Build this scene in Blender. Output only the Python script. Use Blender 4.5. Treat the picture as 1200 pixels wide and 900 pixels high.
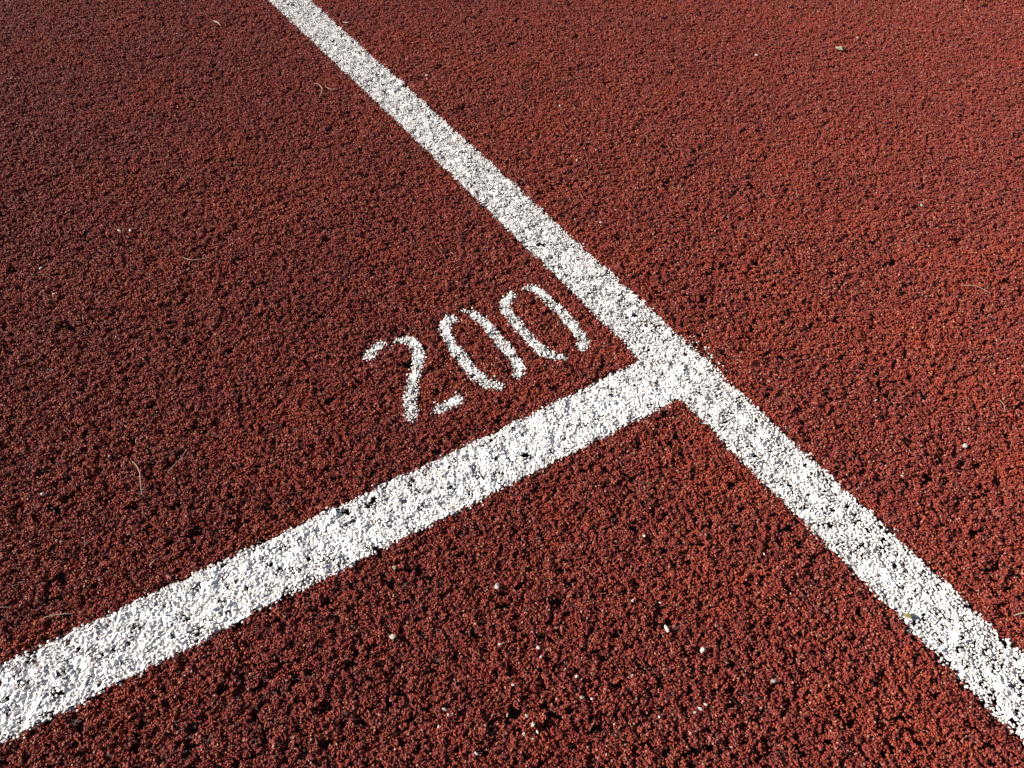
import bpy, math
import numpy as np
from mathutils import Matrix, Vector

# ------------------------------------------------------------------ scene, camera, light
for o in list(bpy.data.objects):
    bpy.data.objects.remove(o, do_unlink=True)
scene = bpy.context.scene
COL = scene.collection

CAM_H, PITCH, ROLL = 0.48402, 0.83131, 0.01622        # metres, radians
cam = bpy.data.cameras.new('camera')
cam.sensor_width = 36.0
cam.lens = 27.0
cam.clip_start = 0.02
cam.clip_end = 1500.0
cam_o = bpy.data.objects.new('camera', cam)
COL.objects.link(cam_o)
fwd = Vector((0, math.cos(PITCH), -math.sin(PITCH)))
up0 = Vector((0, math.sin(PITCH), math.cos(PITCH)))
rt0 = Vector((1, 0, 0))
rt = rt0 * math.cos(ROLL) + up0 * math.sin(ROLL)
up = -rt0 * math.sin(ROLL) + up0 * math.cos(ROLL)
M = Matrix((rt, up, -fwd)).transposed().to_4x4()
M.translation = (0, 0, CAM_H)
cam_o.matrix_world = M
scene.camera = cam_o
scene.render.resolution_x, scene.render.resolution_y = 1024, 768

SUN_ELEV, SUN_AZ = math.radians(28), math.radians(-92)   # azimuth from +Y towards +X: from the left, a little ahead
sd = Vector((math.sin(SUN_AZ) * math.cos(SUN_ELEV), math.cos(SUN_AZ) * math.cos(SUN_ELEV), math.sin(SUN_ELEV)))
world = bpy.data.worlds.new('World')
scene.world = world
world.use_nodes = True
wn = world.node_tree.nodes
sky = wn.new('ShaderNodeTexSky')
sky.sky_type = 'NISHITA'
sky.sun_disc = False
sky.sun_elevation = SUN_ELEV
sky.sun_rotation = SUN_AZ
sky.air_density = 0.45
sky.dust_density = 1.0
sky.ozone_density = 0.4
bg = wn['Background']
bg.inputs['Strength'].default_value = 0.05
world.node_tree.links.new(sky.outputs[0], bg.inputs['Color'])
sun = bpy.data.lights.new('sun', 'SUN')
sun.energy = 5.0
sun.angle = math.radians(0.5)
sun.color = (1.0, 0.95, 0.88)
sun_o = bpy.data.objects.new('sun', sun)
sun_o.rotation_euler = sd.to_track_quat('Z', 'Y').to_euler()
sun_o.location = sd * 5
COL.objects.link(sun_o)
vs = scene.view_settings
vs.view_transform = 'Standard'
vs.look = 'None'
vs.exposure = 0.9
vs.gamma = 1.0
vs.use_curve_mapping = False
scene.cycles.max_bounces = 4
scene.cycles.diffuse_bounces = 3
scene.cycles.glossy_bounces = 2

# ------------------------------------------------------------------ frame of the painted lines: u across the lane, v along it
TH = 0.56817
CT, ST = math.cos(TH), math.sin(TH)
def uv2xy(u, v):
    return CT * u - ST * v, ST * u + CT * v
def xy2uv(x, y):
    return CT * x + ST * y, -ST * x + CT * y

rng = np.random.default_rng(200)

# ------------------------------------------------------------------ value noise on numpy arrays
_LAT = np.random.default_rng(7).random((512, 512))
def vnoise(x, y, scale, seed=0):
    px, py = x / scale + seed * 37.31 + 1000, y / scale + seed * 71.73 + 1000
    ix, iy = np.floor(px).astype(int), np.floor(py).astype(int)
    fx, fy = px - ix, py - iy
    fx, fy = fx * fx * (3 - 2 * fx), fy * fy * (3 - 2 * fy)
    L = lambda a, b: _LAT[a % 512, b % 512]
    return (L(ix, iy) * (1 - fx) + L(ix + 1, iy) * fx) * (1 - fy) + (L(ix, iy + 1) * (1 - fx) + L(ix + 1, iy + 1) * fx) * fy

def height(x, y):
    """top of the granule layer, metres"""
    a = vnoise(x, y, 0.0075, 1) - 0.5
    b = vnoise(x, y, 0.0042, 2) - 0.5
    c = vnoise(x, y, 0.030, 3) - 0.5
    return 0.0024 * a + 0.0013 * b + 0.0010 * c

# ------------------------------------------------------------------ paint masks: signed distance, metres, > 0 inside
def lane_sd(u, v):
    vc = np.clip(v, -0.3, 1.5)
    left = -0.0136 * vc * vc + 0.0119 * vc + 0.3474
    right = -0.0090 * vc * vc + 0.0109 * vc + 0.3966
    return np.minimum(u - left, right - u)
def cross_sd(u, v):
    uc = np.clip(u, -0.3, 0.37)
    top = 0.0294 * uc * uc - 0.0048 * uc + 0.3353
    bot = 0.0083 * uc * uc - 0.0010 * uc + 0.2847
    return np.minimum(np.minimum(top - v, v - bot), 0.416 - u)

STROKES = {   # (u, v) in mm
 '2': [[(147, 464.5), (151, 468.5), (156.2, 470.8), (164.0, 473.4)],
       [(177.8, 471.3), (184.6, 468.7), (188.6, 461.3), (188.0, 450.2), (182.9, 438.5), (175.3, 428.7), (166.4, 417.7), (157.1, 404.0), (150.7, 391.4), (146.8, 383.5)],
       [(168.5, 380.3), (175.5, 379.6), (185.4, 381.3), (190.0, 381.2)]],
 '0': [[(232.3, 470.6), (226.3, 468.4), (220.6, 461.2), (218.5, 450.8), (216.7, 436.6), (217.2, 425.0), (216.7, 411.9), (216.1, 400.4), (217.6, 391.2), (220.7, 383.6), (226.6, 376.5), (230.3, 374.2)],
       [(247.7, 474.5), (252.7, 468.7), (255.3, 459.0), (257.2, 448.3), (256.8, 435.4), (256.9, 423.6), (257.0, 412.1), (256.5, 401.2), (255.3, 392.1), (252.8, 384.0), (248.2, 379.9)]],
 '00': [[(298.3, 470.5), (290.6, 466.7), (284.8, 460.3), (281.9, 451.0), (281.7, 440.2), (281.6, 428.2), (280.9, 416.9), (280.7, 406.7), (281.8, 397.1), (284.1, 388.2), (288.8, 380.4), (295.6, 375.7)],
        [(313.8, 472.5), (321.5, 468.3), (323.8, 458.2), (323.9, 448.0), (325.4, 437.2), (325.5, 427.4), (325.6, 416.4), (324.4, 403.6), (323.3, 392.5), (321.4, 383.3), (315.4, 378.1)]],
}
def stroke_sd(u, v, pts, taper):
    p = np.array(pts) / 1000.0
    n = len(p) - 1
    best = np.full(u.shape, -1.0)
    for i in range(n):
        a, b = p[i], p[i + 1]
        d = b - a
        t = np.clip(((u - a[0]) * d[0] + (v - a[1]) * d[1]) / (d @ d), 0, 1)
        dist = np.hypot(u - a[0] - t * d[0], v - a[1] - t * d[1])
        s = (i + t) / n
        w = 0.0056 * np.ones_like(s)
        if taper[0]: w = w * np.clip(0.45 + s * 4, 0, 1)
        if taper[1]: w = w * np.clip(0.45 + (1 - s) * 4, 0, 1)
        best = np.maximum(best, w - dist)
    return best
TAPER = {'2': [(0, 0), (1, 0), (1, 0)], '0': [(0, 1), (1, 0)], '00': [(0, 1), (1, 0)]}

# ------------------------------------------------------------------ materials
def new_mat(name):
    m = bpy.data.materials.new(name)
    m.use_nodes = True
    nt = m.node_tree
    return m, nt, nt.nodes, nt.links, nt.nodes['Principled BSDF']

def piece_random(nt):
    """one random value per granule, whether it is an instance or an island of a mesh"""
    N, L = nt.nodes, nt.links
    g = N.new('ShaderNodeNewGeometry')
    oi = N.new('ShaderNodeObjectInfo')
    a = N.new('ShaderNodeMath'); a.operation = 'ADD'
    L.new(g.outputs['Random Per Island'], a.inputs[0]); L.new(oi.outputs['Random'], a.inputs[1])
    f = N.new('ShaderNodeMath'); f.operation = 'FRACT'
    L.new(a.outputs[0], f.inputs[0])
    return f.outputs[0], g.outputs['Position']

def ramp(nt, fac, stops, interp='LINEAR'):
    r = nt.nodes.new('ShaderNodeValToRGB')
    r.color_ramp.interpolation = interp
    el = r.color_ramp.elements
    while len(el) < len(stops): el.new(0.5)
    for e, (p, c) in zip(el, stops):
        e.position = p
        e.color = tuple(c) + (1,)
    nt.links.new(fac, r.inputs[0])
    return r.outputs[0]

def noise(nt, vec, scale, detail=3.0, rough=0.55):
    n = nt.nodes.new('ShaderNodeTexNoise')
    n.inputs['Scale'].default_value = scale
    n.inputs['Detail'].default_value = detail
    n.inputs['Roughness'].default_value = rough
    nt.links.new(vec, n.inputs['Vector'])
    return n.outputs['Fac']

def mix(nt, fac, a, b, mode='MIX'):
    m = nt.nodes.new('ShaderNodeMix')
    m.data_type = 'RGBA'
    m.blend_type = mode
    for sock, val in ((m.inputs[0], fac), (m.inputs[6], a), (m.inputs[7], b)):
        if isinstance(val, (int, float)): sock.default_value = val
        elif isinstance(val, tuple): sock.default_value = val + (1,)
        else: nt.links.new(val, sock)
    return m.outputs[2]

def bump(nt, h, bsdf, strength, dist):
    b = nt.nodes.new('ShaderNodeBump')
    b.inputs['Strength'].default_value = strength
    b.inputs['Distance'].default_value = dist
    nt.links.new(h, b.inputs['Height'])
    nt.links.new(b.outputs[0], bsdf.inputs['Normal'])

RED_STOPS = [(0.00, (0.060, 0.014, 0.011)), (0.14, (0.145, 0.024, 0.019)), (0.38, (0.230, 0.036, 0.026)),
             (0.66, (0.300, 0.045, 0.029)), (0.85, (0.360, 0.070, 0.035)), (0.94, (0.325, 0.118, 0.082)), (1.0, (0.50, 0.29, 0.21))]
def red_material():
    m, nt, N, L, B = new_mat('red_rubber_granule')
    r, pos = piece_random(nt)
    c = ramp(nt, r, RED_STOPS)
    # worn orange patches and greyer trodden patches, decimetres across
    n0 = noise(nt, pos, 1.7, 2)
    f0 = ramp(nt, n0, [(0.40, (0, 0, 0)), (0.62, (1, 1, 1))])
    c = mix(nt, f0, mix(nt, 0.25, c, (0.19, 0.034, 0.034)), c)
    n1 = noise(nt, pos, 9.0, 5, 0.65)
    f1 = ramp(nt, n1, [(0.48, (0, 0, 0)), (0.72, (1, 1, 1))])
    c = mix(nt, f1, c, mix(nt, 0.40, c, (0.40, 0.062, 0.022)))
    n2 = noise(nt, pos, 45.0, 3)
    f2 = ramp(nt, n2, [(0.52, (0, 0, 0)), (0.78, (1, 1, 1))])
    c = mix(nt, f2, c, mix(nt, 0.35, c, (0.12, 0.045, 0.040)))
    L.new(c, B.inputs['Base Color'])
    B.inputs['Roughness'].default_value = 0.46
    B.inputs['Specular IOR Level'].default_value = 0.22
    bump(nt, noise(nt, pos, 1500.0, 3), B, 0.8, 0.0008)
    return m

def bed_material():
    m, nt, N, L, B = new_mat('red_track_binder')
    g = N.new('ShaderNodeNewGeometry')
    pos = g.outputs['Position']
    n = noise(nt, pos, 330.0, 3, 0.7)
    L.new(ramp(nt, n, [(0.3, (0.03, 0.011, 0.010)), (0.6, (0.10, 0.026, 0.022)), (0.8, (0.20, 0.048, 0.036))]), B.inputs['Base Color'])
    B.inputs['Roughness'].default_value = 0.7
    bump(nt, n, B, 1.0, 0.004)
    return m

def paint_material(name, bare, tint, under):
    """white line paint over granules; bare = share of granules the paint has worn from"""
    m, nt, N, L, B = new_mat(name)
    r, pos = piece_random(nt)
    white = ramp(nt, r, [(0.0, (0.34, 0.325, 0.305)), (0.12, (0.60, 0.58, 0.55)), (0.40, (0.78, 0.76, 0.73)), (1.0, (0.86, 0.845, 0.815))])
    n1 = noise(nt, pos, 70.0, 4, 0.6)
    dirt = ramp(nt, n1, [(0.50, (0, 0, 0)), (0.80, (1, 1, 1))])
    c = mix(nt, dirt, white, mix(nt, 0.5, white, tint))
    worn = ramp(nt, r, [(0.0, (1, 1, 1)), (bare, (1, 1, 1)), (bare + 0.001, (0, 0, 0))], 'CONSTANT')
    n3 = noise(nt, pos, 500.0, 2)
    wornc = ramp(nt, n3, [(0.40, (0.30, 0.29, 0.28)), (0.60, (0.13, 0.09, 0.085))])
    c = mix(nt, worn, c, wornc)
    # sprayed from above: the undersides of the crumbs stay red
    g2 = N.new('ShaderNodeNewGeometry')
    sep = N.new('ShaderNodeSeparateXYZ'); L.new(g2.outputs['True Normal'], sep.inputs[0])
    ad = N.new('ShaderNodeMath'); ad.operation = 'MULTIPLY_ADD'
    L.new(n3, ad.inputs[0]); ad.inputs[1].default_value = 0.9; L.new(sep.outputs['Z'], ad.inputs[2])
    uf = ramp(nt, ad.outputs[0], [(under + 0.42, (1, 1, 1)), (under + 0.50, (0, 0, 0))])
    c = mix(nt, uf, c, (0.16, 0.034, 0.028))
    L.new(c, B.inputs['Base Color'])
    B.inputs['Roughness'].default_value = 0.62
    B.inputs['Specular IOR Level'].default_value = 0.35
    bump(nt, noise(nt, pos, 1400.0, 2), B, 0.4, 0.0005)
    return m

def plain_material(name, stops, scale, rough, spec=0.4):
    m, nt, N, L, B = new_mat(name)
    g = N.new('ShaderNodeNewGeometry')
    n = noise(nt, g.outputs['Position'], scale, 3)
    L.new(ramp(nt, n, stops), B.inputs['Base Color'])
    B.inputs['Roughness'].default_value = rough
    B.inputs['Specular IOR Level'].default_value = spec
    bump(nt, n, B, 0.4, 0.0006)
    return m

RED = red_material()
BED = bed_material()
PAINT_LANE = paint_material('lane_line_paint', 0.035, (0.52, 0.51, 0.48), -0.06)
PAINT_CROSS = paint_material('cross_line_paint', 0.02, (0.50, 0.46, 0.48), -0.10)
PAINT_NUM = paint_material('number_paint', 0.06, (0.52, 0.50, 0.44), -0.02)
STONE = plain_material('pale_stone', [(0.3, (0.24, 0.18, 0.13)), (0.7, (0.42, 0.36, 0.27))], 500, 0.7)
CHIP = plain_material('white_chip', [(0.3, (0.30, 0.24, 0.20)), (0.7, (0.62, 0.57, 0.52))], 900, 0.6)
STRAW = plain_material('dry_grass', [(0.3, (0.24, 0.14, 0.10)), (0.7, (0.33, 0.24, 0.18))], 400, 0.6)
LEAF = plain_material('olive_leaf', [(0.3, (0.13, 0.13, 0.03)), (0.7, (0.26, 0.24, 0.07))], 500, 0.6)

# ------------------------------------------------------------------ granule shapes
PHI = (1 + 5 ** 0.5) / 2
ICO_V = np.array([(-1, PHI, 0), (1, PHI, 0), (-1, -PHI, 0), (1, -PHI, 0), (0, -1, PHI), (0, 1, PHI), (0, -1, -PHI), (0, 1, -PHI), (PHI, 0, -1), (PHI, 0, 1), (-PHI, 0, -1), (-PHI, 0, 1)], float)
ICO_V /= np.linalg.norm(ICO_V[0])
ICO_F = np.array([(0, 11, 5), (0, 5, 1), (0, 1, 7), (0, 7, 10), (0, 10, 11), (1, 5, 9), (5, 11, 4), (11, 10, 2), (10, 7, 6), (7, 1, 8), (3, 9, 4), (3, 4, 2), (3, 2, 6), (3, 6, 8), (3, 8, 9), (4, 9, 5), (2, 4, 11), (6, 2, 10), (8, 6, 7), (9, 8, 1)])

def rot_matrices(n, r):
    q = r.normal(size=(n, 4)); q /= np.linalg.norm(q, axis=1)[:, None]
    w, x, y, z = q.T
    return np.stack([1 - 2 * (y * y + z * z), 2 * (x * y - z * w), 2 * (x * z + y * w),
                     2 * (x * y + z * w), 1 - 2 * (x * x + z * z), 2 * (y * z - x * w),
                     2 * (x * z - y * w), 2 * (y * z + x * w), 1 - 2 * (x * x + y * y)], 1).reshape(n, 3, 3)

def granule_soup(p, rad, r, flat=1.0, ragged=0.30):
    """angular crumbs at p (n,3), radii rad (n,) -> verts, faces"""
    n = len(p)
    base = ICO_V[None] * (1 + r.uniform(-ragged, ragged, (n, 12, 1)))
    base = base * r.uniform(0.75, 1.25, (n, 1, 3))
    v = np.einsum('nij,nkj->nki', rot_matrices(n, r), base) * rad[:, None, None]
    v[:, :, 2] *= flat
    v += p[:, None, :]
    f = ICO_F[None] + (np.arange(n) * 12)[:, None, None]
    return v.reshape(-1, 3), f.reshape(-1, 3)

def mesh_object(name, verts, faces, mat, parent=None, smooth=False):
    """verts (n,3); faces (m,3) or (m,4) arrays, or a list of such arrays"""
    me = bpy.data.meshes.new(name)
    if not isinstance(faces, list): faces = [faces]
    me.vertices.add(len(verts))
    me.vertices.foreach_set('co', np.asarray(verts, np.float32).ravel())
    idx = np.concatenate([f.ravel() for f in faces]).astype(np.int32)
    cnt = np.concatenate([np.full(len(f), f.shape[1]) for f in faces]).astype(np.int32)
    me.loops.add(len(idx)); me.loops.foreach_set('vertex_index', idx)
    me.polygons.add(len(cnt))
    me.polygons.foreach_set('loop_start', np.concatenate([[0], np.cumsum(cnt)[:-1]]).astype(np.int32))
    me.polygons.foreach_set('use_smooth', np.full(len(cnt), smooth))
    me.update(calc_edges=True)
    me.materials.append(mat)
    o = bpy.data.objects.new(name, me)
    COL.objects.link(o)
    if parent: o.parent = parent
    return o

def tag(o, label=None, cat=None, group=None, kind=None):
    if label: o['label'] = label
    if cat: o['category'] = cat
    if group: o['group'] = group
    if kind: o['kind'] = kind
    return o

# ------------------------------------------------------------------ the running track: one sheet to the horizon
R = 600.0
BED_Z = -0.0066
track = mesh_object('running_track', np.array([(-R, -R, BED_Z), (R, -R, BED_Z), (R, R, BED_Z), (-R, R, BED_Z)]), np.array([(0, 1, 2, 3)]), BED)
tag(track, 'red rubber running track surface with rough granules', 'track', kind='structure')

# ------------------------------------------------------------------ cells of 5 cm along the line axes: near ones filled crumb by crumb, far ones with patches
CELL = 0.05
VIEW = [(-0.86, 1.30), (0.87, 1.36), (0.34, 0.06), (-0.33, 0.05)]   # ground seen by the camera and a little more
def in_view(x, y):
    ok = np.ones(np.shape(x), bool)
    for i in range(4):
        ax, ay = VIEW[i]; bx, by = VIEW[(i + 1) % 4]
        ok &= ((bx - ax) * (y - ay) - (by - ay) * (x - ax)) <= 0
    return ok
U0, U1, V0, V1 = -1.9, 2.6, -1.4, 3.1
cu, cv = np.meshgrid(np.arange(U0, U1, CELL), np.arange(V0, V1, CELL), indexing='ij')
cu, cv = cu.ravel(), cv.ravel()
near = np.zeros(len(cu), bool)
for du in (0, .5, 1):
    for dv in (0, .5, 1):
        u_, v_ = cu + du * CELL, cv + dv * CELL
        x_, y_ = uv2xy(u_, v_)
        near |= in_view(x_, y_)
        near |= (lane_sd(u_, v_) > -0.012) | (cross_sd(u_, v_) > -0.012)

def jitter_points(cells_u, cells_v, pitch, r):
    k = max(1, int(round(CELL / pitch)))
    s = CELL / k
    gi, gj = np.meshgrid(np.arange(k), np.arange(k), indexing='ij')
    gu = (gi.ravel() + 0.5) * s; gv = (gj.ravel() + 0.5) * s
    u = (cells_u[:, None] + gu[None]).ravel(); v = (cells_v[:, None] + gv[None]).ravel()
    u = u + r.uniform(-.62, .62, len(u)) * s; v = v + r.uniform(-.62, .62, len(v)) * s
    return u, v

def pores(x, y):
    """0..1, high where the surface is open between the crumbs"""
    return vnoise(x, y, 0.0036, 11) * 0.75 + vnoise(x, y, 0.012, 12) * 0.25

def paint_distance(u, v):
    d = np.maximum(lane_sd(u, v), cross_sd(u, v))
    box = (u > 0.13) & (u < 0.345) & (v > 0.355) & (v < 0.49)
    sub = np.full(int(box.sum()), -1.0)
    for dg in STROKES:
        for pts_, tp_ in zip(STROKES[dg], TAPER[dg]):
            sub = np.maximum(sub, stroke_sd(u[box], v[box], pts_, tp_))
    d[box] = np.maximum(d[box], sub)
    return d

# single crumbs in and around the paint
layers = []
for pitch, dz, lo, hi, keep in ((0.0019, -0.0018, 0.55, 1.15, 1.0), (0.0016, -0.0003, 0.42, 1.02, 0.72)):
    u, v = jitter_points(cu[near], cv[near], pitch, rng)
    d = paint_distance(u, v)
    x, y = uv2xy(u, v)
    k = (d > -0.0075) & (rng.random(len(u)) < keep)
    k &= ((v > -0.35) & (v < 1.75) & (u > -0.55)) | (d < -0.002)       # far ends of the lines: film only
    rad = rng.uniform(lo, hi, len(u)) * 0.001
    k &= (pores(x, y) < np.where(d > 0, 0.66 if dz > -0.001 else 0.80, 0.63 if dz > -0.001 else 0.78)) | ((d > 0) & (u > 0.13) & (u < 0.345) & (v > 0.355) & (rng.random(len(u)) < 0.7))
    z = height(x, y) + dz + rng.uniform(-0.0005, 0.0005, len(u))
    layers.append([a[k] for a in (u, v, x, y, z, rad)])
u, v, x, y, z, rad = [np.concatenate(c) for c in zip(*layers)]

# clumps of crumbs everywhere else
clumps = []
for pitch, dz, keep, thr in ((0.0034, -0.0020, 1.0, 0.78), (0.0034, -0.0002, 0.86, 0.655)):
    a, b = jitter_points(cu[near], cv[near], pitch, rng)
    cx, cy = uv2xy(a, b)
    k = (paint_distance(a, b) < -0.0050) & (rng.random(len(a)) < keep) & (pores(cx, cy) < thr)
    cx, cy = cx[k], cy[k]
    clumps.append(np.stack([cx, cy, height(cx, cy) + dz + rng.uniform(-.0004, .0004, len(cx))], 1))
clumps = np.concatenate(clumps)

# ragged paint edge: noise at crumb size plus spray jitter
edge = (vnoise(x, y, 0.006, 21) - .5) * 0.0018 + (vnoise(x, y, 0.02, 22) - .5) * 0.0016 + rng.normal(0, 0.0007, len(x))
owner = np.zeros(len(x), int)
mist = -0.0011 * np.log(np.maximum(rng.random(len(x)), 1e-6) / 0.22)      # a few crumbs just outside the edge catch spray
mist = np.clip(mist, 0, 0.006)
edge = edge + mist
sdl, sdc = lane_sd(u, v) + edge, cross_sd(u, v) + edge
owner[sdl > 0] = 1
# the cross line overlaps the lane line, fading where it ends
fade = np.clip((0.414 - u) / 0.050, 0, 1)
owner[(sdc > 0) & (rng.random(len(u)) < np.where(u < 0.352, 1.0, np.where(u < 0.397, fade * 1.4, fade * 0.9)))] = 2
stroke_ids = []
sid = 10
for dg in ('2', '0', '00'):
    for pts, tp in zip(STROKES[dg], TAPER[dg]):
        s = stroke_sd(u, v, pts, tp) + edge * 0.8 - 0.0005
        owner[(s > 0) & (owner == 0)] = sid
        stroke_ids.append((dg, sid)); sid += 1
P = np.stack([x, y, z], 1)

# ------------------------------------------------------------------ paint: coated crumbs on a lumpy film
def film(u0, u1, v0, v1, step, sdf, depth, thr):
    """paint film lying between the crumbs: a lumpy sheet with holes"""
    nu, nv = int((u1 - u0) / step), int((v1 - v0) / step)
    gu, gv = np.meshgrid(u0 + np.arange(nu + 1) * step, v0 + np.arange(nv + 1) * step, indexing='ij')
    gu = gu + rng.uniform(-.3, .3, gu.shape) * step; gv = gv + rng.uniform(-.3, .3, gv.shape) * step
    X, Y = uv2xy(gu, gv)
    Z = height(X, Y) + depth + rng.uniform(-.0008, .0008, X.shape)
    Q = (sdf(gu, gv) + (vnoise(X, Y, 0.006, 21) - .5) * 0.0018 + (vnoise(X, Y, 0.02, 22) - .5) * 0.0016 > 0.0004) & (vnoise(X, Y, 0.0045, 31) < thr)
    i, j = np.meshgrid(np.arange(nu), np.arange(nv), indexing='ij')
    a = i * (nv + 1) + j
    quad = np.stack([a, a + nv + 1, a + nv + 2, a + 1], -1).reshape(-1, 4)
    ok = Q.ravel()[quad].all(1)
    quad = quad[ok]
    used, inv = np.unique(quad, return_inverse=True)
    V = np.stack([X.ravel(), Y.ravel(), Z.ravel()], 1)[used]
    return V, inv.reshape(-1, 4)

def paint_object(name, sel, films, mat, parent=None, grow=1.06):
    pv, pf = granule_soup(P[sel], rad[sel] * grow, rng, flat=0.72, ragged=0.36)
    vs_, fs_ = [pv], [pf]
    off = len(pv)
    for fv, ff in films:
        vs_.append(fv); fs_.append(ff + off); off += len(fv)
    return mesh_object(name, np.concatenate(vs_), fs_, mat, parent)

lane = paint_object('lane_line', owner == 1, [film(0.33, 0.41, -1.35, 3.05, 0.0018, lane_sd, -0.0010, 0.70)], PAINT_LANE)
tag(lane, 'long white painted lane line running diagonally across the whole track', 'lane line')
crossing = paint_object('cross_line', owner == 2, [film(-1.85, 0.392, 0.27, 0.36, 0.0016, cross_sd, -0.0006, 0.84)], PAINT_CROSS, grow=1.12)
tag(crossing, 'thick white painted cross line meeting the lane line below the number', 'cross line')

number = bpy.data.objects.new('painted_number', None)
COL.objects.link(number)
nx, ny = uv2xy(0.235, 0.42)
number.location = (nx, ny, 0)
number.empty_display_size = 0.02
tag(number, 'white stencilled number 200 painted beside the cross line', 'number marking')
parents = {}
for dg, nm, (du, dv) in (('2', 'digit_two', (.168, .42)), ('0', 'digit_zero', (.237, .42)), ('00', 'digit_zero', (.303, .42))):
    e = bpy.data.objects.new(nm, None)
    COL.objects.link(e)
    e.parent = number
    e.empty_display_size = 0.01
    parents[dg] = e
bpy.context.view_layer.update()
k = 0
for dg, s_id in stroke_ids:
    idx = s_id - 10
    pts = [q for d in ('2', '0', '00') for q in STROKES[d]][idx]
    tp = [q for d in ('2', '0', '00') for q in TAPER[d]][idx]
    a = np.array(pts) / 1000
    fl = film(a[:, 0].min() - .01, a[:, 0].max() + .01, a[:, 1].min() - .01, a[:, 1].max() + .01, 0.002,
              lambda uu, vv, pts=pts, tp=tp: stroke_sd(uu, vv, pts, tp), -0.0006, 0.70)
    o = paint_object('stroke', owner == s_id, [fl], PAINT_NUM)
    o.parent = parents[dg]
    o.matrix_parent_inverse = parents[dg].matrix_world.inverted()

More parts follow.
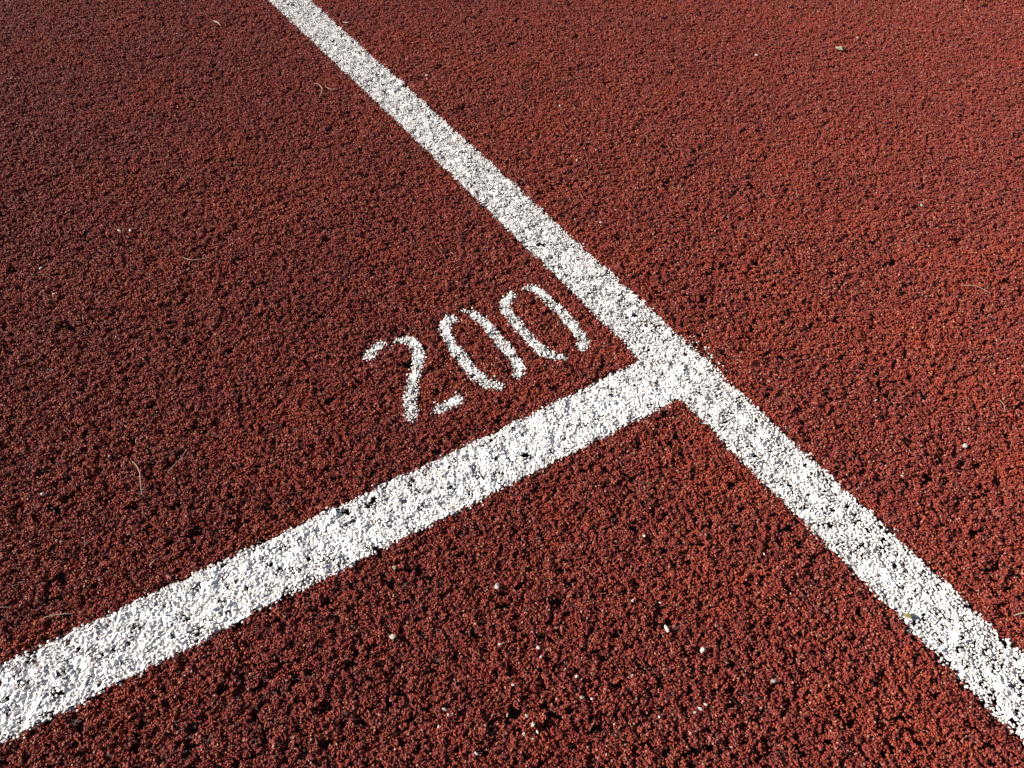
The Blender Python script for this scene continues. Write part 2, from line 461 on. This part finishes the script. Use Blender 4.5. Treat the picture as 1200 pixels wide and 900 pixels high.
# ------------------------------------------------------------------ red rubber crumbs: geometry-node instances on scattered points
def crumb_nodes():
    ng = bpy.data.node_groups.new('crumb_scatter', 'GeometryNodeTree')
    ng.interface.new_socket('Geometry', in_out='INPUT', socket_type='NodeSocketGeometry')
    ng.interface.new_socket('Geometry', in_out='OUTPUT', socket_type='NodeSocketGeometry')
    N, L = ng.nodes, ng.links
    gi, go = N.new('NodeGroupInput'), N.new('NodeGroupOutput')
    join = N.new('GeometryNodeJoinGeometry')
    for i in range(10):
        ico = N.new('GeometryNodeMeshIcoSphere')
        ico.inputs['Radius'].default_value = 1.0
        ico.inputs['Subdivisions'].default_value = 1
        pos = N.new('GeometryNodeInputPosition')
        nz = N.new('ShaderNodeTexNoise')
        nz.noise_dimensions = '4D'
        nz.inputs['W'].default_value = i * 7.7
        nz.inputs['Scale'].default_value = 1.15
        nz.inputs['Detail'].default_value = 2.0
        L.new(pos.outputs[0], nz.inputs['Vector'])
        sub = N.new('ShaderNodeVectorMath'); sub.operation = 'SUBTRACT'
        L.new(nz.outputs['Color'], sub.inputs[0]); sub.inputs[1].default_value = (.5, .5, .5)
        sc = N.new('ShaderNodeVectorMath'); sc.operation = 'SCALE'
        L.new(sub.outputs[0], sc.inputs[0]); sc.inputs['Scale'].default_value = 2.1
        sp = N.new('GeometryNodeSetPosition')
        L.new(ico.outputs['Mesh'], sp.inputs['Geometry']); L.new(sc.outputs[0], sp.inputs['Offset'])
        sm = N.new('GeometryNodeSetMaterial'); sm.inputs['Material'].default_value = RED
        L.new(sp.outputs[0], sm.inputs[0])
        ss = N.new('GeometryNodeSetShadeSmooth'); ss.inputs['Shade Smooth'].default_value = False
        L.new(sm.outputs[0], ss.inputs[0])
        gt = N.new('GeometryNodeGeometryToInstance')
        L.new(ss.outputs[0], gt.inputs[0]); L.new(gt.outputs[0], join.inputs[0])
    def named(name, typ):
        a = N.new('GeometryNodeInputNamedAttribute')
        a.data_type = typ
        a.inputs['Name'].default_value = name
        return [o for o in a.outputs if o.enabled and o.name == 'Attribute'][0]
    def rnd(lo, hi, typ='FLOAT', seed=0):
        r_ = N.new('FunctionNodeRandomValue'); r_.data_type = typ
        ins = [s for s in r_.inputs if s.enabled]
        for s in ins:
            if s.name == 'Min': s.default_value = lo
            if s.name == 'Max': s.default_value = hi
            if s.name == 'Seed': s.default_value = seed
        return [s for s in r_.outputs if s.enabled][0]
    # clumps: a few crumbs stuck together, sixteen different ones
    join2 = N.new('GeometryNodeJoinGeometry')
    L.new(join.outputs[0], join2.inputs[0])
    for i in range(16):
        pn = N.new('GeometryNodePoints')
        pn.inputs['Count'].default_value = 10
        L.new(rnd((-.0018, -.0018, -.0010), (.0018, .0018, .0010), 'FLOAT_VECTOR', 40 + i), pn.inputs['Position'])
        ic = N.new('GeometryNodeInstanceOnPoints')
        L.new(pn.outputs[0], ic.inputs['Points']); L.new(join.outputs[0], ic.inputs['Instance'])
        ic.inputs['Pick Instance'].default_value = True
        L.new(rnd(0, 9, 'INT', 80 + i), ic.inputs['Instance Index'])
        er = N.new('FunctionNodeEulerToRotation')
        L.new(rnd((0, 0, 0), (6.28, 6.28, 6.28), 'FLOAT_VECTOR', 120 + i), er.inputs[0])
        L.new(er.outputs[0], ic.inputs['Rotation'])
        L.new(rnd((.00036, .00036, .00036), (.00100, .00100, .00100), 'FLOAT_VECTOR', 160 + i), ic.inputs['Scale'])
        rz = N.new('GeometryNodeRealizeInstances'); L.new(ic.outputs[0], rz.inputs[0])
        gz = N.new('GeometryNodeGeometryToInstance'); L.new(rz.outputs[0], gz.inputs[0])
        L.new(gz.outputs[0], join2.inputs[0])
    iop = N.new('GeometryNodeInstanceOnPoints')
    L.new(gi.outputs[0], iop.inputs['Points'])
    L.new(join2.outputs[0], iop.inputs['Instance'])
    iop.inputs['Pick Instance'].default_value = True
    L.new(named('kind_index', 'INT'), iop.inputs['Instance Index'])
    e2r = N.new('FunctionNodeEulerToRotation')
    L.new(named('spin', 'FLOAT_VECTOR'), e2r.inputs[0])
    L.new(e2r.outputs[0], iop.inputs['Rotation'])
    L.new(named('size', 'FLOAT_VECTOR'), iop.inputs['Scale'])
    # far patches: one 5 cm patch of crumbs, realised once and laid on the far cell points
    grid = N.new('GeometryNodeMeshGrid')
    grid.inputs['Size X'].default_value = CELL; grid.inputs['Size Y'].default_value = CELL
    dist = N.new('GeometryNodeDistributePointsOnFaces')
    L.new(grid.outputs['Mesh'], dist.inputs['Mesh'])
    dist.inputs['Density'].default_value = 330000.0
    off = N.new('GeometryNodeSetPosition')
    L.new(dist.outputs['Points'], off.inputs['Geometry'])
    L.new(rnd((0, 0, -.0042), (0, 0, .0012), 'FLOAT_VECTOR', 3), off.inputs['Offset'])
    i2 = N.new('GeometryNodeInstanceOnPoints')
    L.new(off.outputs[0], i2.inputs['Points']); L.new(join.outputs[0], i2.inputs['Instance'])
    i2.inputs['Pick Instance'].default_value = True
    e3 = N.new('FunctionNodeEulerToRotation')
    L.new(rnd((0, 0, 0), (6.28, 6.28, 6.28), 'FLOAT_VECTOR', 5), e3.inputs[0])
    L.new(e3.outputs[0], i2.inputs['Rotation'])
    L.new(rnd(.00055, .00125, 'FLOAT', 6), i2.inputs['Scale'])
    rl = N.new('GeometryNodeRealizeInstances'); L.new(i2.outputs[0], rl.inputs[0])
    g2 = N.new('GeometryNodeGeometryToInstance'); L.new(rl.outputs[0], g2.inputs[0])
    sel = N.new('FunctionNodeCompare'); sel.data_type = 'INT'; sel.operation = 'LESS_THAN'
    ci = [s for s in sel.inputs if s.enabled]
    L.new(named('kind_index', 'INT'), ci[0]); ci[1].default_value = 0
    nt_ = N.new('FunctionNodeBooleanMath'); nt_.operation = 'NOT'
    L.new(sel.outputs[0], nt_.inputs[0]); L.new(nt_.outputs[0], iop.inputs['Selection'])
    i3 = N.new('GeometryNodeInstanceOnPoints')
    L.new(gi.outputs[0], i3.inputs['Points']); L.new(g2.outputs[0], i3.inputs['Instance'])
    L.new(sel.outputs[0], i3.inputs['Selection'])
    e4 = N.new('FunctionNodeEulerToRotation')
    L.new(named('spin', 'FLOAT_VECTOR'), e4.inputs[0]); L.new(e4.outputs[0], i3.inputs['Rotation'])
    j2 = N.new('GeometryNodeJoinGeometry')
    L.new(iop.outputs[0], j2.inputs[0]); L.new(i3.outputs[0], j2.inputs[0])
    L.new(j2.outputs[0], go.inputs[0])
    return ng

red = owner == 0
fu, fv = cu[~near] + CELL / 2, cv[~near] + CELL / 2
fx, fy = uv2xy(fu, fv)
pts = np.concatenate([P[red], clumps, np.stack([fx, fy, np.zeros(len(fx))], 1)])
nr, nc, nf = int(red.sum()), len(clumps), len(fx)
spin = rng.uniform(0, 2 * math.pi, (nr + nc + nf, 3))
spin[nr:nr + nc, :2] = rng.uniform(-.25, .25, (nc, 2))
spin[nr + nc:] = 0
spin[nr + nc:, 2] = TH + rng.integers(0, 4, nf) * math.pi / 2
size = np.concatenate([rad[red][:, None] * rng.uniform(.65, 1.35, (nr, 3)), rng.uniform(.88, 1.12, (nc, 1)) * np.ones((1, 3)), np.ones((nf, 3))])
# Join Geometry puts the latest link first, so the clumps come before the single crumbs
kind = np.concatenate([16 + rng.integers(0, 10, nr), rng.integers(0, 16, nc), np.full(nf, -1)])
me = bpy.data.meshes.new('rubber_granules')
me.vertices.add(len(pts))
me.vertices.foreach_set('co', pts.astype(np.float32).ravel())
me.attributes.new('spin', 'FLOAT_VECTOR', 'POINT').data.foreach_set('vector', spin.astype(np.float32).ravel())
me.attributes.new('size', 'FLOAT_VECTOR', 'POINT').data.foreach_set('vector', size.astype(np.float32).ravel())
me.attributes.new('kind_index', 'INT', 'POINT').data.foreach_set('value', kind.astype(np.int32))
me.materials.append(RED)
gran = bpy.data.objects.new('rubber_granules', me)
COL.objects.link(gran)
gran.parent = track
gran['kind'] = 'stuff'
gran.modifiers.new('crumbs', 'NODES').node_group = crumb_nodes()
print('granules', nr, 'clumps', nc, 'far patches', nf, 'painted', int((owner > 0).sum()))

# ------------------------------------------------------------------ debris lying on the track
def surface(x, y):
    return float(height(np.array([x]), np.array([y]))[0]) + 0.0012

def fibre(name, pts, r0, label, mat=STRAW, cat='dry grass', group=None, lift=0.0006):
    p = np.array(pts) / 1000.0
    # Catmull-Rom through the points
    q = [p[0]] + list(p) + [p[-1]]
    c = []
    for i in range(1, len(q) - 2):
        for t in np.linspace(0, 1, 6, endpoint=False):
            a, b, d, e = q[i - 1], q[i], q[i + 1], q[i + 2]
            c.append(0.5 * (2 * b + (d - a) * t + (2 * a - 5 * b + 4 * d - e) * t * t + (3 * b - a - 3 * d + e) * t ** 3))
    c.append(p[-1])
    c = np.array(c); n = len(c)
    o0 = c.mean(0)
    s = np.linspace(0, 1, n)
    zz = np.array([surface(a, b) for a, b in c])
    zz = np.convolve(np.pad(zz, 2, mode='edge'), np.ones(5) / 5, 'valid') + lift + 0.0012 * np.sin(s * math.pi)
    verts, faces = [], []
    K = 6
    for i in range(n):
        t = c[min(i + 1, n - 1)] - c[max(i - 1, 0)]
        t = t / (np.linalg.norm(t) + 1e-9)
        nrm = np.array([-t[1], t[0]])
        r_ = r0 * (0.35 + 0.65 * math.sin(math.pi * (0.12 + 0.76 * s[i])))
        for k_ in range(K):
            a = 2 * math.pi * k_ / K
            w = nrm * math.cos(a) * r_
            verts.append((c[i, 0] + w[0] - o0[0], c[i, 1] + w[1] - o0[1], zz[i] + math.sin(a) * r_ * .7))
    for i in range(n - 1):
        for k_ in range(K):
            faces.append((i * K + k_, i * K + (k_ + 1) % K, (i + 1) * K + (k_ + 1) % K, (i + 1) * K + k_))
    o = mesh_object(name, np.array(verts), np.array(faces), mat, smooth=True)
    o.location = (o0[0], o0[1], 0)
    return tag(o, label, cat, group)

F = [
 ('grass_strand', [(-266.5, 966.9), (-259.4, 964.8), (-252.9, 953.4), (-251.9, 942.0), (-253.6, 932.9)], .0007, 'hooked pale grass strand left of the far lane line', 'dry grass'),
 ('grass_strand', [(-249.7, 960.5), (-241.4, 951.5), (-231.5, 951.8)], .0006, 'short bent pale strand between the hooked strand and the lane line', 'dry grass'),
 ('straw_bit', [(-451.7, 1159.8), (-443.0, 1151.2), (-435.7, 1142.6)], .0013, 'thick cream straw bit left of the top end of the lane line', 'straw'),
 ('grass_strand', [(-292.4, 351.9), (-286.8, 347.1), (-281.8, 340.0), (-278.0, 330.6), (-275.1, 322.2)], .00045, 'curved grey-tan strand above the left part of the cross line', 'dry grass'),
 ('twig', [(-254.0, 365.1), (-255.9, 355.9), (-259.3, 347.7), (-261.5, 342.0)], .00045, 'straight slanting tan twig right of the curved grey-tan strand', 'twig'),
 ('grass_strand', [(436.1, 580.6), (444.3, 578.3), (452.0, 574.7), (459.5, 568.6)], .00045, 'thin tan strand on the red surface at the right edge, above the middle', 'dry grass'),
 ('grass_strand', [(-307.2, 224.3), (-299.0, 226.3), (-289.3, 227.6)], .00045, 'pale strand just above the left end of the cross line', 'dry grass'),
 ('grass_strand', [(-345.0, 230.0), (-330.6, 231.2)], .0004, 'short strand cut by the left picture edge above the cross line', 'dry grass'),
 ('grass_strand', [(-245.5, 269.8), (-249.9, 263.0)], .0004, 'short slanting strand close above the cross line edge on the left', 'dry grass'),
 ('twig', [(340.0, 237.3), (348.0, 238.4), (356.8, 238.1)], .0006, 'brown twig right of the lane line at the lower right edge', 'twig'),
 ('grass_strand', [(-328.9, 603.2), (-318.0, 598.1), (-302.3, 602.6)], .0005, 'faint sagging tan strand on the left red field', 'dry grass'),
 ('grass_strand', [(409.5, 430.0), (410.6, 424), (409.0, 416.9)], .0004, 'short upright tan strand near the right edge halfway down', 'dry grass'),
 ('straw_bit', [(-259.5, 1161.2), (-251.0, 1155.5), (-246.4, 1158.7)], .0011, 'small white straw bit right of the top end of the lane line', 'straw'),
 ('grass_strand', [(-296.0, 370.2), (-296.4, 376.5)], .0004, 'tiny upright strand above the curved grey-tan strand', 'dry grass'),
]
for nm, pts_, r0, lab, cat in F:
    fibre(nm, pts_, r0, lab, cat=cat)

def stone(name, x, y, w, label, mat, cat, group=None, squash=(1, .75, .6), seed=0, sink=.25):
    r_ = np.random.default_rng(900 + seed)
    base = ICO_V * (1 + r_.uniform(-.28, .28, (12, 1)))
    # one subdivision for broken facets
    vs_, fs_, cache = [tuple(b) for b in base], [], {}
    def mid(a, b):
        kk = (min(a, b), max(a, b))
        if kk not in cache:
            m_ = (np.array(vs_[a]) + np.array(vs_[b])) / 2 * (1 + r_.uniform(-.02, .22))
            cache[kk] = len(vs_); vs_.append(tuple(m_))
        return cache[kk]
    for a, b, c in ICO_F:
        ab, bc, ca = mid(a, b), mid(b, c), mid(c, a)
        fs_ += [(a, ab, ca), (b, bc, ab), (c, ca, bc), (ab, bc, ca)]
    V = np.array(vs_) * (1 + r_.uniform(-.16, .16, (len(vs_), 1))) * np.array(squash) * (w / 2000.0)
    o = mesh_object(name, V, np.array(fs_), mat)
    o.rotation_euler = (r_.uniform(-.35, .35), r_.uniform(-.35, .35), r_.uniform(0, 6.28))
    o.location = (x / 1000, y / 1000, surface(x / 1000, y / 1000) + w / 2000 * squash[2] * (1 - sink))
    return tag(o, label, cat, group)

S = [
 (459.3, 1093.7, 12.5, 'pebble', 'beige pebble, the largest, on the upper right red field', STONE, 'pebble', (1.2, .75, .5)),
 (335.4, 1070.4, 5.5, 'pebble', 'small white pebble left of the large beige pebble', CHIP, 'pebble', (1, .8, .6)),
 (443.4, 712.0, 5.0, 'stone_chip', 'small white chip on the right red field above the thin tan strand', CHIP, 'stone chip', (1, .7, .5)),
 (-7.7, 252.4, 5.4, 'stone_chip', 'flat pointed white chip below the middle of the cross line', CHIP, 'stone chip', (1.1, .6, .4)),
 (-75.5, 215.3, 5.0, 'flake', 'round pale yellowish flake below the cross line, left of the chips', STONE, 'flake', (1, .9, .35)),
 (104.8, 223.6, 4.8, 'stone_chip', 'curled white chip in the red triangle between the two lines', CHIP, 'stone chip', (1.1, .55, .5)),
 (126.4, 209.5, 3.8, 'pebble', 'round white pebble right of the curled white chip', CHIP, 'pebble', (1, .9, .8)),
 (168.1, 189.7, 5.0, 'stone_chip', 'white chip nearest the lane line at the lower right', CHIP, 'stone chip', (1.2, .5, .5)),
 (362.6, 381.1, 4.4, 'pebble', 'single white pebble right of the lane line, below the short upright strand', CHIP, 'pebble', (1, .8, .7)),
 (-348.0, 320.8, 4.2, 'stone_chip', 'pale chip near the left edge below the curved strand', CHIP, 'stone chip', (1, .7, .5)),
 (-80.1, 264.8, 3.4, 'pebble', 'tiny pale pebble just below the cross line, left of the pointed chip', STONE, 'pebble', (1, .8, .7)),
 (268.1, 235.4, 5.6, 'leaf_scrap', 'olive green leaf scrap lying on the lane line at lower right', LEAF, 'leaf scrap', (1, .75, .3)),
]
for i, (x_, y_, w_, nm, lab, mt, cat, sq) in enumerate(S):
    stone(nm, x_, y_, w_, lab, mt, cat, squash=sq, seed=i)

T = [(55.2, 923.1, 4.4), (71.1, 791.5, 4.0), (91.0, 672.8, 3.6), (44.1, 190.9, 2.9), (46.7, 178.1, 3.4), (53.0, 177.2, 2.4), (12.2, 166.3, 2.9),
     (16.3, 161.3, 3.3), (10.6, 155.3, 2.9), (16.3, 152.9, 2.8), (18.9, 156.9, 2.3), (79.3, 192.5, 2.8), (119.5, 172.0, 3.7), (115.5, 169.9, 2.7), (123.3, 175.7, 2.8),
     (93.2, 167.0, 2.3), (65.6, 162.1, 2.3), (20.0, 209.4, 2.8), (21.5, 203.8, 2.4), (3.6, 184.8, 2.4), (36.7, 195.7, 2.3), (-38.2, 169.5, 3.2), (-35.3, 166.0, 2.4),
     (-41.0, 158.9, 2.3), (-17.1, 143.8, 3.2), (0.7, 166.6, 2.8), (-8.7, 166.4, 2.3), (-5.0, 211.3, 3.3), (306.2, 428.8, 2.9), (302.1, 350.7, 2.8), (97.4, 293.3, 3.2),
     (181.1, 280.3, 3.0), (-407.8, 646.0, 4.2), (-395.1, 644.9, 4.8), (-431.9, 544.2, 3.2), (-461.0, 582.6, 3.8), (-312.2, 357.2, 2.7), (-318.3, 280.7, 2.5),
     (-124.1, 1116.7, 4.6), (-121.2, 998.3, 4.2), (497.5, 1137.0, 4.6), (103.1, 242.4, 2.4), (84.0, 242.7, 2.4)]
LONE = {0: 'lone white grain right of the lane line in the upper middle', 1: 'pale grain halfway between the lone upper grain and the zeros, right of the line',
        2: 'white grain close to the right side of the lane line above the last zero', 28: 'pale grain right of the lane line, well left of the short upright strand',
        29: 'pale grain right of the lane line, below the single white pebble', 30: 'pale grain in the red triangle just under the junction of the lines',
        31: 'pale grain left of the lane line, halfway down its lower part', 34: 'lower of two pale grains near the left edge, above the middle',
        35: 'upper of two pale grains near the left edge, above the middle', 36: 'pale grain just left of the top of the curved grey-tan strand',
        37: 'pale grain near the left edge, midway between strand and cross line', 38: 'pale grain right of the lane line near the top edge',
        39: 'pale grain right of the lane line, below the grain near the top edge', 40: 'tiny pale grain just right of and above the large beige pebble',
        11: 'pale grain below and left of the curled white chip', 24: 'pale grain nearest the bottom edge, left of centre', 27: 'longish pale grain between the pointed chip and the lower grit'}
CLUSTER = [((6, 7, 8, 9, 10, 25, 26), 'grain of the tight pale grit cluster at the bottom centre', 'grit cluster at the bottom centre'),
           ((3, 4, 5, 20), 'grain of the pale grit row right of the bottom cluster', 'grit row right of the bottom cluster'),
           ((12, 13, 14), 'pale grit grain in the trio below the round white pebble', 'grit trio below the round pebble'),
           ((21, 22, 23), 'pale grit grain in the trio left of the bottom cluster', 'grit trio left of the bottom cluster'),
           ((15, 16), 'one of two tiny pale grains between bottom cluster and the trio right', 'two tiny grains between cluster and trio'),
           ((17, 18, 19), 'of three tiny pale grains between bottom cluster and pointed chip', 'three tiny grains above the bottom cluster'),
           ((32, 33), 'one of two white grains side by side on the left red field', 'white grain pair on the left field'),
           ((41, 42), 'one of two tiny pale grains above the curled white chip', 'two tiny grains above the curled chip')]
for i, (x_, y_, w_) in enumerate(T):
    r_ = np.random.default_rng(3000 + i)
    lab, grp = LONE.get(i), None
    for ids, lb, gp in CLUSTER:
        if i in ids:
            order = sorted(ids, key=lambda q: T[q][0] / (T[q][1] + 320.0))      # left to right as seen
            n_ = len(order); k_ = order.index(i)
            word = 'left' if n_ == 2 and k_ == 0 else 'right' if n_ == 2 else 'leftmost' if k_ == 0 else 'rightmost' if k_ == n_ - 1 else ('middle' if n_ == 3 else ['', 'second', 'third', 'fourth', 'fifth', 'sixth'][k_] + ' from left')
            lab, grp = (word + ' ' + lb.replace('one of two', 'of two')), gp
    stone('grit', x_, y_, w_ * .9, lab, CHIP if r_.random() < .6 else STONE, 'grit', grp, (1.1, r_.uniform(.5, .8), r_.uniform(.4, .6)), seed=100 + i, sink=.5)
